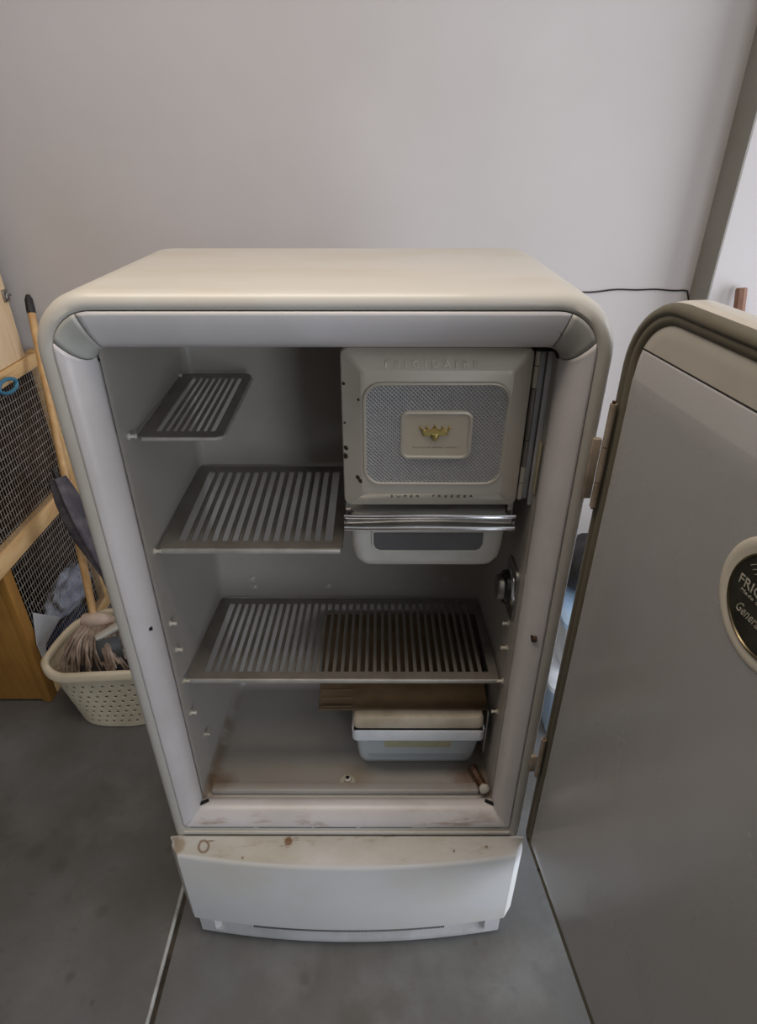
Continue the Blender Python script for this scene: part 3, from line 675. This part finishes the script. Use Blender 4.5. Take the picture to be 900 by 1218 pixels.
# ------------------------------------------------------------------ mop standing in the basket
h0 = Vector((-.868, .765, .30)); h1 = Vector((-1.022, 1.19, 1.245))
mo = thing('string_mop', 'string mop with wooden handle and black grip end standing in the laundry basket', 'mop', h0)
dd = (h1-h0); u = dd.normalized(); Z0 = Vector((0, 0, 0))
MB().tube([Z0-u*.02, u*.3, dd*.7, dd-u*.05], [.0125, .0125, .0120, .0115], 14).build('handle', 'handle', mo)
MB().tube([dd-u*.052, dd-u*.04, dd-u*.01, dd+u*.004], [.0128, .0134, .012, .006], 14).build('grip_end', 'black_rubber', mo)
c0 = MB(); c0.tube([(-.04, .012, -.02), (-.025, .002, .002), (0, -.004, .008), (.03, 0, .004), (.055, .008, -.012)], [.018, .024, .026, .025, .018], 12); c0.build('yarn_band', 'mop_band', mo)
random.seed(3); yn = MB()
for k in range(150):
    s = random.uniform(-1, 1); side = random.choice([-1, 1])
    x0 = s*.040+.012; fan = s*.062+random.uniform(-.012, .012)+.006
    fy = -random.uniform(.045, .135); L_ = random.uniform(.07, .12)
    r0 = .0036; sag = random.uniform(.008, .02)
    pts = []
    for q in range(8):
        t = q/7
        pts.append((x0+fan*t**1.1+.004*math.sin(7*t+k), -.004+fy*math.sin(t*1.5)+random.uniform(-.001, .001)+.004*math.sin(5*t+k*2), -.004+.012*math.sin(t*2.6)-L_*t**2.0+random.uniform(-.002, .002)))
    yn.tube(pts, r0, 5)
y_ = yn.build('yarn', 'yarn', mo, 60); y_['kind'] = 'stuff'
cl_ = MB(); cl_.box(-.045, .055, -.012, .012, -.008, .008, .004); cl_.xf(Matrix.Translation((.068, -.055, .005)) @ Matrix.Rotation(R(38), 4, 'Z') @ Matrix.Rotation(R(-12), 4, 'Y')); cl_.build('clamp_bar', 'clamp_white', mo)
cl_ = MB(); cl_.box(-.036, .036, -.006, .006, -.07, .0, .004); cl_.xf(Matrix.Translation((.072, -.082, 0.0)) @ Matrix.Rotation(R(24), 4, 'Z') @ Matrix.Rotation(R(-25), 4, 'X')); cl_.build('clamp_body', 'clamp_grey', mo)

# furled dark cloth bundle
fu = thing('furled_umbrella', 'dark furled umbrella standing in the laundry basket and crossing the mop handle', 'umbrella', (-.655, .665, .012))
f1 = Vector((0, 0, .014)); f0 = Vector((-.932, .905, .757))-Vector((-.655, .665, .012)); dd = f1-f0
m = MB(); loops = []
for k in range(13):
    t = k/12; rad = .010+.026*math.sin(math.pi*min(1, t*2.4+.12))**.7 if t < .36 else .010
    c = f0+dd*t; uu = dd.normalized().orthogonal().normalized(); vv = dd.normalized().cross(uu)
    loops.append([c+(uu*math.cos(2*math.pi*i/24)+vv*math.sin(2*math.pi*i/24))*rad*(1+.16*math.cos(i*2*math.pi/4+t*3)) for i in range(24)])
m.loft(loops); m.build('canopy', 'furled_cloth', fu, 60)
MB().tube([f0, f0-dd.normalized()*.03], .009, 10).build('tip', 'black_rubber', fu)
MB().tube([f1, f1+dd.normalized()*.012], .006, 10).build('ferrule', 'steel', fu)

# ------------------------------------------------------------------ right of the refrigerator
st = MB(); a = Vector((1.30, .62, .005)); b = Vector((1.1405, 1.112, 1.285))
a = Vector((1.20, .80, .012)); st.tube([a, b-(b-a).normalized()*.006, b], [.0165, .0165, .0145], 8)
tag(st.build('wooden_pole', 'stick', None, 25), 'brown wooden pole leaning on the right wall behind the open door', 'pole')
cb = MB(); pts = []
for k in range(31):
    t = k/30; x = .40+(1.035-.40)*t; pts.append((x, YW-.0035, 1.240+.016*t+.003*math.sin(t*11)+.0015*math.sin(t*31)))
pts += [(1.048, YW-.0035, 1.250), (1.0575, YW-.005, 1.222), (1.0575, YW-.005, 1.0), (1.0575, YW-.005, .3), (1.055, YW-.006, .004), (.99, YW-.02, .004)]
cb.tube(pts, .0026, 6)
tag(cb.build('wall_cable', 'cord_black'), 'thin black cable running along the back wall to the corner', 'cable')
# storage tote stack seen in the gap between cabinet and door
def tote(loc, label, w_, d_, h_, m1, m2):
    t = thing('storage_tote', label, 'tote', loc)
    lp = lambda i, z: [(x, y, z) for x, y in rr(-w_/2+i, w_/2-i, -d_/2+i, d_/2-i, .03, 5)]
    MB().loft([lp(.03, 0), lp(.022, .006), lp(.006, h_-.01), lp(0, h_-.01), lp(0, h_), lp(.01, h_), lp(.028, .01)], True, True).build('tub', m1, t, 40)
    MB().loft([lp(-.006, h_-.012), lp(-.006, h_+.006), lp(.006, h_+.012), lp(.03, h_+.009)], False, True).build('lid', m2, t, 40)
    return t
tote((.80, .72, 0), 'blue storage tote on the floor behind the refrigerator door', .42, .40, .24, 'tote', 'tote_lid')
tote((.80, .74, .254), 'pale storage tote stacked on top of the blue tote', .38, .36, .20, 'tote_lid', 'tote')
bm = bmesh.new(); bmesh.ops.create_icosphere(bm, subdivisions=3, radius=1)
for v in bm.verts:
    c = v.co.copy(); q = 1+.25*noise.noise(c*2.4)+.08*noise.noise(c*7)
    v.co = Vector((c.x*.13*q, c.y*.12*q, max(c.z*.09*q, -.055)))
me = bpy.data.meshes.new('rubbish_bag'); bm.to_mesh(me); bm.free(); me.materials.append(M['dark_bag'])
for p in me.polygons: p.use_smooth = True
o = bpy.data.objects.new('rubbish_bag', me); COL.objects.link(o); o.location = (.76, .76, .525)
tag(o, 'dark crumpled bag on top of the stacked totes behind the door', 'bag')
# power cord on the floor
pc = MB(); pc.tube([(-.30, .40, .004), (-.37, .445, .004), (-.43, .42, .006), (-.475, .385, .010), (-.492, .362, .014), (-.487, .342, .012), (-.465, .335, .006), (-.43, .345, .004), (-.385, .37, .004), (-.33, .39, .004)], .0038, 8)
tag(pc.build('power_cord', 'cord_black'), 'black power cord looping out on the floor behind the refrigerator', 'cord')
